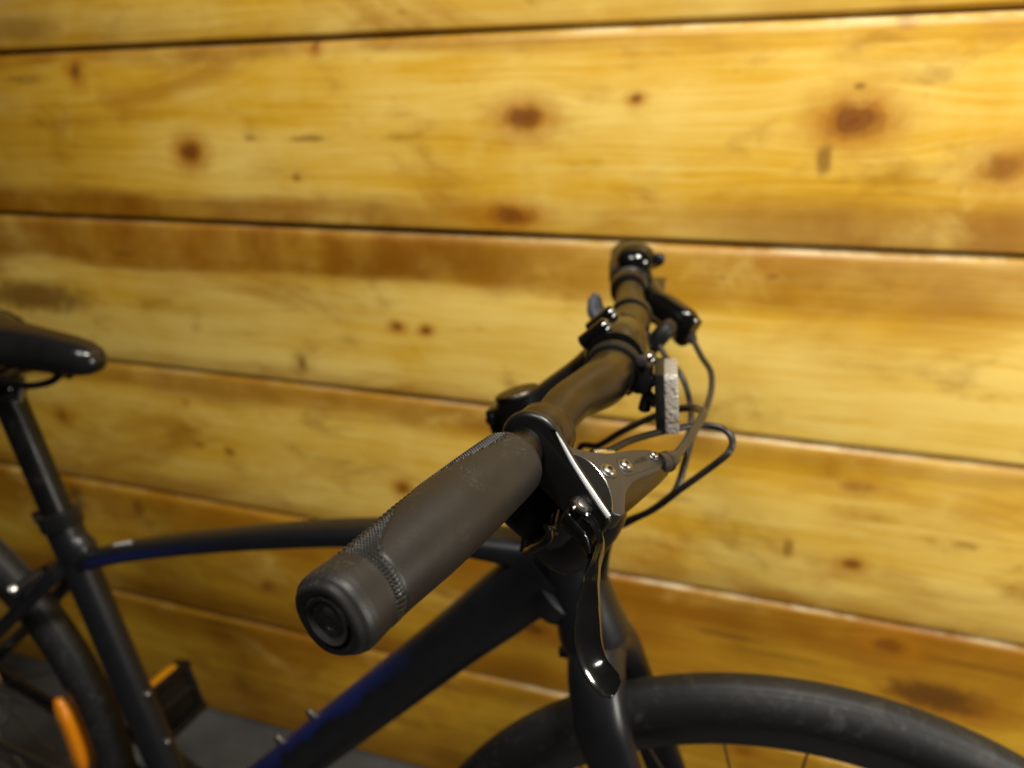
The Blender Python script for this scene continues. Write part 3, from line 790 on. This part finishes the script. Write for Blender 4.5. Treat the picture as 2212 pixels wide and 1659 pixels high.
# --- brake levers, in their own frame: u away from the bar, v outboard along it, h up from the lever plane (millimetres)
def lever_frame(B, out, ang=27):
    o = Vector(out).normalized(); d = Vector((math.cos(R(ang)), 0, -math.sin(R(ang))))
    d = (d-o*d.dot(o)).normalized(); t = d.cross(o); t = t if t.z > 0 else -t
    B = Vector(B)
    return lambda u, v, h: B+(d*u+o*v+t*h)*.001, o, d, t
def brake(B, out, ang, blade_uv, label=None, text=True):
    f, o, d, t = lever_frame(B, out, ang)
    body = [(13, 6), (18.1, 5.6), (25, -1.5), (31.5, -9), (35.9, -17.8), (41, -29), (46.6, -38.2), (49, -40.3), (52.5, -41), (56, -40), (58.5, -37), (58.8, -31), (56.5, -22), (53.6, -14.5), (51.8, -6), (51.6, 0), (52.3, 5), (55.2, 13), (57.6, 18), (56.8, 22), (53, 25), (40, 20.5), (28, 15.8), (19, 12.4), (13, 10.5)]
    top = lambda a, b: 8+(52-a)*.095
    bo = prism('brake_lever', body, f, -3.5, 8, 'matte lever casting', bike, .0013, 3, 40, top)
    # round master cylinder under the cover
    tube('master_cylinder', [f(47, 14, -1), f(50, 0, -1.2), f(54.5, -30, -.8), f(56.5, -42, 0)], [.0085, .0085, .0080, .0072], 'black anodised aluminium', bo, 24, ref=tuple(t), smooth=5)
    prism('lower_case', [(18, 6), (34, -4), (50, -2), (54, 12), (55, 21), (50, 22.5), (28, 14), (18, 11)], f, -13, -2.5, 'satin black plastic', bo, .0018, 3)
    # clamp band round the bar and the glossy plate that reaches from it to the lever pivot
    lathe('clamp_band', f(0, -1.2, 0), o, ring_prof(.0135, .0110, .0168, .0011), 'black anodised aluminium', bo, 44)
    lathe('clamp_band', f(0, -9.2, 0), o, ring_prof(.0022, .0110, .0160, .0007), 'black anodised aluminium', bo, 44)
    lathe('band_bolt', f(3, -4, -22), t, [(-4, .001)] and [(-.004, .003), (-.003, .0042), (.012, .0042), (.013, .003)], 'dark steel', bo, 16)
    pr = []
    for a in range(66, 296, 4): pr.append((17.6*math.cos(R(a)), 17.6*math.sin(R(a))))
    pr += [(28, -15.5), (44, -13.5), (52, -11.5), (54.6, -6), (54.6, 4), (53.2, 7.4), (40, 9.0), (25, 11.4), (15, 14.0)]
    prism('clamp_plate', [(a, b) for a, b in pr], lambda a, b, h: f(a, 9.0+max(0, a-8)*.405+h, b+.9), -3.2, 2.6, 'brushed black plate', bo, .0030, 4, 50)
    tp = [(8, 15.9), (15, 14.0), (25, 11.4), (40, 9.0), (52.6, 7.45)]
    tube('plate_highlight', [f(a, 9.0+max(0, a-8)*.405+2.6-.85, b+.9-.75) for a, b in tp], [(.0004, .0003), (.0010, .0005), (.0013, .0006), (.0015, .0006), (.0015, .0006)], 'edge highlight', bo, 14, ref=tuple((t-o*1.0).normalized()), smooth=6, expo=3)  # added bright strip, paints in the lamp highlight along the plate
    # dark crescent inlay on the cover
    arc = [(18.8, 12.0), (22.5, 8.6), (26.6, 6.7), (30.5, 6.2), (34.9, 6.8), (38.6, 8.2), (42.2, 10.4), (45.2, 13.2), (47.8, 16.3), (50.2, 20.2), (52.0, 24.0)]
    line = [(52.4, 24.9), (40, 20.3), (28, 15.6), (19, 12.2)]
    prism('inlay', arc+line, lambda a, b, h: f(a, b, 8+(52-a)*.095+h), -.6, .22, 'matte inlay', bo, .00012, 1)
    rim = [f(a, b, 8+(52-a)*.095+.25) for a, b in arc]
    tube('inlay_edge', rim, .00016, 'stainless steel', bo, 6, smooth=3, ref=tuple(t))
    for k, (a, b, r) in enumerate([(38.8, .9, .0037), (43.3, -12.6, .0034), (51.5, -37, .0026)]):
        h = 8+(52-a)*.095
        lathe('washer', f(a, b, h), t, [(-.0005, r*1.28), (.0003, r*1.28), (.0005, r*1.18), (.0005, r*.9)], 'dark steel', bo, 28)
        screw('screw', f(a, b, h+.3), t, r, 'lever screw steel', bo, .0017)
    # cover joint, a fine recessed line, and the lettering between two screws
    for jl in ([(40.5, -8.5), (45, -6.0), (47.8, -7.2), (52.2, -19), (56.2, -31)], [(40.5, -8.5), (38.2, -11.5), (40.0, -17)]):
        tube('cover_joint', [f(a, b, 8+(52-a)*.095+.05) for a, b in jl], .00022, 'lettering grey', bo, 6, smooth=4, ref=tuple(t))
    if text:
        cu = bpy.data.curves.new('lettering', 'FONT'); cu.body = 'TEKTRO'; cu.size = .0036; cu.extrude = .00008; cu.align_x = 'CENTER'; cu.align_y = 'CENTER'
        tmp = bpy.data.objects.new('tmp', cu); COL.objects.link(tmp)
        bpy.context.view_layer.update()
        me = bpy.data.meshes.new_from_object(tmp); bpy.data.objects.remove(tmp)
        p0 = f(47.2, -24.5, 8+(52-47.2)*.095+.15)
        xd = (f(43.3, -12.6, 0)-f(51.5, -37, 0)).normalized(); zd = t; yd = zd.cross(xd)
        me.transform(Matrix(((xd.x, yd.x, zd.x, p0.x), (xd.y, yd.y, zd.y, p0.y), (xd.z, yd.z, zd.z, p0.z), (0, 0, 0, 1))))
        link('lettering', me, 'lettering grey', bo)
    # hose boot
    tube('hose_boot', [f(56.0, -39, 4.2), f(58.2, -43, 4.6), f(60.0, -48, 5.2), f(60.9, -52, 5.8)], [.0062, .0058, .0047, .0040], 'hydraulic hose', bo, 24, ref=tuple(t), smooth=5)
    lathe('boot_collar', f(59.0, -45, 4.8), (f(60, -48, 5.2)-f(58.2, -43, 4.6)), [(-.0012, .0048), (-.001, .0060), (.001, .0060), (.0014, .0048)], 'hydraulic hose', bo, 24)
    # blade
    P = [f(u, v, h) for (u, v, h) in blade_uv]
    path = catmull(P, 12); N = len(path)
    W = lerp_list([5.5, 4.2, 3.0, 2.6, 2.4, 2.6, 5.0, 7.2, 8.2, 8.2, 8.4, 8.6, 8.4, 6.2, 1.2], N)
    H = lerp_list([11, 12, 12.5, 12.5, 12, 11, 10.5, 10.5, 10.5, 10.5, 10.5, 10.5, 10, 8, 3.], N)
    FL = lerp_list([.4, .4, .6, 1.2, 2.4, 3.0, 3.2, 3.2, 3.0, 2.9, 2.8, 2.5, 2.0, 1.2, .3], N)
    prof = [(W[i], H[i], FL[i]) for i in range(N)]
    cut = [tuple(t)]*N
    def sect(s, r):
        w_, h_, fl_ = (q*.001 for q in r)
        # side axis = t (up), cross axis = in-plane normal
        up = h_/2
        dp = .0009*min(1, w_/.006)
        sl = .72*w_
        return [(up-sl, -w_/2), (up-sl*.93-.0003, -w_/2+.0006), (up-sl*.74-dp*.9, -w_*.25), (up-sl*.48-dp, 0), (up-sl*.24-dp*.9, w_*.25), (up-sl*.06-.0004, w_/2-.0006), (up, w_/2),
                (up-.0003, w_/2+.0003), (up-fl_*.8, w_/2+fl_*.75), (up-fl_*1.5, w_/2+fl_), (-up*.6, w_/2+fl_*.6), (-up, w_*.25), (-up, 0), (-up*.8, -w_*.25), (up-sl-.0012, -w_*.47)]
    sgn = 1
    # make the cross axis point away from the bar
    tg = (path[N//2+1]-path[N//2-1]).normalized(); s_ = (t-tg*t.dot(tg)).normalized()
    if tg.cross(s_).dot(d) < 0: sgn = -1
    V, F, U = sweep(path, prof, ref=tuple(t), section=(lambda s, r: [(a, sgn*b) for a, b in sect(s, r)]))
    bl = add('lever_blade', V, F, 'gloss black paint', bo, 42)
    # eye and pivot pin
    lathe('pivot_eye', f(39.5, 27.5, -8), t, [(0, .005), (.001, .0062), (.0108, .0062), (.0118, .0052)], 'gloss black paint', bl, 28)
    lathe('pivot_pin', f(39.5, 27.5, 3.6), t, [(0, .0042), (.0004, .0042), (.0005, .0034), (.0012, .0034), (.0016, .0028)], 'dark steel', bl, 28)
    # reach adjuster spur behind the eye
    tube('reach_spur', [f(39, 28, -3), f(35.5, 31.5, -3), f(37, 36, -3), f(43, 38, -3.2), f(50, 40, -3.2), f(56, 46, -3)], [(.004, .0018), (.0045, .0016), (.0045, .0014), (.004, .0014), (.0035, .0014), (.002, .001)], 'gloss black paint', bl, 14, ref=tuple(t))
    return bo, f
blade_r = [(39.5, 26, -2), (43.5, 30.5, -2), (48.5, 33.2, -2), (53.2, 37, -2), (56.6, 42.5, -2), (58.8, 51, -2), (62, 62, -2), (67, 74, -2.2), (71.5, 83, -2.3), (76, 90.5, -2.4), (81, 96, -2.4), (85.5, 98.3, -2.3), (90, 99.2, -2.2), (92.8, 99.3, -2.2), (94, 99.3, -2.2)]
outR = Vector(BAR[0])-Vector(BAR[3])
bR, fR = brake((.914, -.152, .9345), outR, 27, blade_r)
blade_l = [(39.5, 26, -2), (42, 32, -2), (43, 40, -1), (42, 48, 0), (40, 55, 1), (38, 62, 2), (37, 70, 3), (36, 76, 4), (35.5, 82, 5), (35, 88, 6), (35, 94, 7), (35.5, 99, 8), (37, 103, 8), (38, 104, 8), (38.5, 104.5, 8)]
outL = Vector(BAR[-2])-Vector(BAR[11])
BL = bar_at(.155)
bL, fL = brake(BL, outL, 34, blade_l, text=False)

tube('reservoir', [at(1388, 585, .205), at(1398, 615, .175), at(1415, 648, .150), at(1440, 668, .140), at(1475, 693, .128), at(1500, 712, .122)], [(.006, .0075), (.007, .008), (.009, .011), (.010, .0125), (.010, .0125), (.006, .0095)], 'gloss black paint', bL, 22, ref=(0, 1, 0), smooth=6, expo=3.0)
# --- shifters below the bar
def shifter(B, out, ang, c, rad, mat='satin black plastic'):
    f, o, d, t = lever_frame(B, out, ang)
    pod = ellipsoid('shifter', c, d, o, t, rad, mat, bike, 2.6)
    return pod, f, o, d, t
c = at(1238, 1122, -.128)
sR, f, o, d, t = shifter((.918, -.118, .937), outR, 30, c, (.0255, .017, .036))
box('shifter_arm', bar_at(-.137)-t*.020+d*.004, d, o, t, (.012, .010, .016), 'satin black plastic', sR, .002)
# lower housing reaching back under the grip, and the two thumb triggers
ellipsoid('trigger_housing', at(1150, 1075, -.150), (.8, 0, -.6), o, (.6, 0, .8), (.030, .015, .018), 'dull black plastic', sR, 3.0)
p1, p2, p3 = at(1137, 1190, -.165), at(1185, 1158, -.170), at(1200, 1105, -.16)
tube('trigger', [p3, p3.lerp(p2, .6), p2, p2.lerp(p1, .5), p1], [(.006, .003), (.006, .003), (.0065, .0026), (.006, .0024), (.004, .0018)], 'gloss black paint', sR, 16, ref=(0, 1, .2), smooth=6, expo=3)
q1, q2 = at(1130, 1188, -.158), at(1150, 1100, -.155)
tube('trigger', [q2, q2.lerp(q1, .5), q1], [(.006, .0022), (.0055, .002), (.003, .0018)], 'gloss black paint', sR, 14, ref=(0, 1, 0), smooth=6, expo=3)
bp0 = at(1278, 988, -.125); bp1 = at(1312, 985, -.115)
lathe('barrel_adjuster', bp0, bp1-bp0, [(0, .004), (.001, .0046), (.009, .0046), (.010, .0036), (.016, .0034), (.017, .0026)], 'stainless steel', sR, 20)
# left shifter: pod in front of and below the bar, thumb lever behind it
def zc(x, y): return ((2150+x/3.686)*K, (850+y/3.686)*K)
cl = at(*zc(1010, 1450), .075)
sL = ellipsoid('shifter', at(1420, 733, .085), (.8, 0, -.6), (0, 1, 0), (.6, 0, .8), (.0075, .015, .019), 'dull black plastic', bike, 3.0)
lathe('clamp_band', bar_at(.075), barx, ring_prof(.010, .012, .0168, .001), 'satin black plastic', sL, 36)
th = [at(*zc(430, 1290), .085), at(*zc(300, 1235), .085), at(*zc(205, 1130), .088), at(*zc(180, 1020), .092), at(*zc(190, 930), .096)]
tube('thumb_lever', th, [(.012, .0055), (.013, .0058), (.014, .0060), (.013, .0056), (.010, .0040)], 'blue grey plastic', sL, 18, ref=(0, 1, 0), smooth=8, expo=2.6)
th2 = [at(*zc(470, 1110), .10), at(*zc(390, 1130), .105), at(*zc(350, 1175), .10)]
tube('release_lever', th2, [(.006, .003), (.006, .003), (.004, .002)], 'satin black plastic', sL, 14, ref=(0, 1, 0))
for (x, y, yy) in ((380, 1390, .055), (440, 1440, .05), (520, 1370, .06)):
    lathe('pivot_nut', at(*zc(x, y), yy), (.3, -.6, .7), [(0, .004), (.001, .0052), (.004, .0052), (.005, .0035)], 'dark steel', sL, 16)
# --- bell on the far side of the bar
bc = bar_at(.205)+Vector((.006, 0, -.002))
bn = Vector((.10, -.42, .90)).normalized()
bell = lathe('bell', bc+bn*.0165, bn, [(0, .0178), (.001, .0186), (.0045, .0188), (.009, .0182), (.013, .0164), (.0162, .0128), (.0180, .0080), (.0187, .003)], 'gloss black paint', bike, 44, 60)
lathe('bell_base', bc+bn*.006, bn, [(0, .008), (.001, .0105), (.008, .0105), (.012, .017)], 'dull black plastic', bell, 28)
lathe('clamp_band', bc, outL, ring_prof(.009, .011, .0152, .001), 'dull black plastic', bell, 32)
ellipsoid('striker', bc+bn*.021+Vector((.0225, -.002, .002)), (1, 0, 0), (0, 1, 0), (0, 0, 1), (.0055, .004, .006), 'satin black plastic', bell, 2.4)
box('striker_arm', bc+bn*.012+Vector((.016, 0, .0)), (1, 0, .5), (0, 1, 0), (-.5, 0, 1), (.018, .006, .002), 'dull black plastic', bell, .0006)

# --- front reflector on its bracket
rc = bar_at(-.034)
rb = lathe('front_reflector', rc, barx, ring_prof(.0105, .0158, .0186, .0009), 'dull black plastic', bike, 44)
ct = at(1447, 853, -.034)
rx = Vector((.985, .15, .10)).normalized(); ry = Vector((0, 1, 0)); ry = (ry-rx*ry.dot(rx)).normalized(); rz = rx.cross(ry)
if rz.z < 0: rz = -rz
box('reflector_housing', ct-rx*.0062, rx, ry, rz, (.0060, .043, .0400), 'dull black plastic', rb, .0015)
lens = [(-.022, -.0190), (.022, -.0190), (.022, .0165), (.019, .0195), (-.019, .0195), (-.022, .0165)]
prism('lens', lens, lambda a, b, h: ct+ry*a+rz*b+rx*h, -.0034, .0052, 'clear reflector', rb, .0012, 3)
for (z_, l_) in ((.0075, .006), (-.0065, .005)):
    a = ct-rx*.0085+rz*z_; b = rc+Vector((.0165, 0, z_*.8-.002))
    tube('bracket_arm', [b, b.lerp(a, .5), a], [(.0055, l_*.55), (.0045, l_*.5), (.0055, l_*.5)], 'dull black plastic', rb, 14, ref=(0, 1, 0), expo=3.5)
box('bracket_block', rc+Vector((.0205, -.0005, -.004)), (1, 0, 0), (0, 1, 0), (0, 0, 1), (.011, .012, .020), 'dull black plastic', rb, .0015)
lathe('bracket_screw', rc+Vector((.0225, -.0005, -.024)), (0.1, 0, 1), [(-.003, .003), (-.002, .0042), (.001, .0042), (.010, .0030)], 'dark steel', rb, 16)
lathe('bracket_screw', rc+Vector((.0195, -.007, .009)), (0, -1, .4), [(-.002, .003), (.0, .0040), (.0015, .0036), (.002, .002)], 'dull black plastic', rb, 16)

# --- cables and hoses
def cable(name, pts, r, mat):
    return tube(name, pts, r, mat, bike, 14, ref=(0.1, .3, 1), smooth=10, sharp=60)
tail = [axis(.50)+AN*.034+Vector((0, -.012, 0)), axis(.44)+AN*.030+Vector((0, -.02, 0)), axis(.40)+Vector((-.03, -.030, -.01)), axis(.36)+Vector((-.09, -.030, -.04))]
c1 = [at(*za(190, 1550), -.117), at(*za(330, 1528), -.105), at(*za(600, 1400), -.08), at(*za(1000, 1290), -.05), at(*za(1400, 1222), -.03), at(*za(1650, 1245), -.025), at(*za(1770, 1310), -.027), at(*za(1828, 1410), -.03), at(*za(1800, 1520), -.033), at(*za(1690, 1640), -.036), at(*zb(1830, 835), -.04), at(*zb(1500, 1085), -.04), at(*zb(1050, 1325), -.035), at(*zb(850, 1470), -.03), axis(.455)+AN*.028+Vector((0, -.02, 0))]
cable('shift_cable', c1, .0023, 'cable housing')
c2 = [fL(60.9, -51, 5.8), at(*za(1455, 390), .105), at(*za(1560, 560), .09), at(*za(1572, 760), .075), at(*za(1520, 980), .05), at(*za(1430, 1170), .025), at(*za(1335, 1370), .0), at(*za(1285, 1540), -.012), at(*zb(1800, 790), -.03), at(*zb(1620, 985), -.034), at(*zb(1350, 1170), -.032), at(*zb(1030, 1300), -.026), at(*zb(820, 1440), -.02), axis(.45)+AN*.027+Vector((0, -.012, 0))]
cable('brake_hose', c2, .0025, 'hydraulic hose')
c3 = [fR(60.6, -50.5, 5.6), at(*za(1215, 1500), -.092), at(*za(1330, 1330), -.075), at(*za(1440, 1150), -.052), at(*za(1475, 1070), -.035), at(*za(1420, 1028), -.016), at(*za(1300, 1008), -.004), at(*za(1100, 1035), .006), at(*za(870, 1112), .012), at(*za(500, 1285), .02), at(*za(200, 1465), .025), at(*za(-50, 1560), .028), axis(.47)+AN*.02+Vector((0, .03, 0))]
cable('brake_hose', c3, .0027, 'hydraulic hose')
c4_ = [cl+Vector((.004, -.012, -.004)), at(*za(1040, 425), .055), at(*za(1190, 590), .045), at(*za(1275, 800), .038), at(*za(1315, 1000), .032), at(*za(1318, 1180), .022), at(*za(1270, 1380), .012), at(*za(1150, 1560), .006), at(*zb(1000, 500), .002), axis(.47)+AN*.03+Vector((0, .012, 0))]
cable('shift_cable', c4_, .0022, 'cable housing')
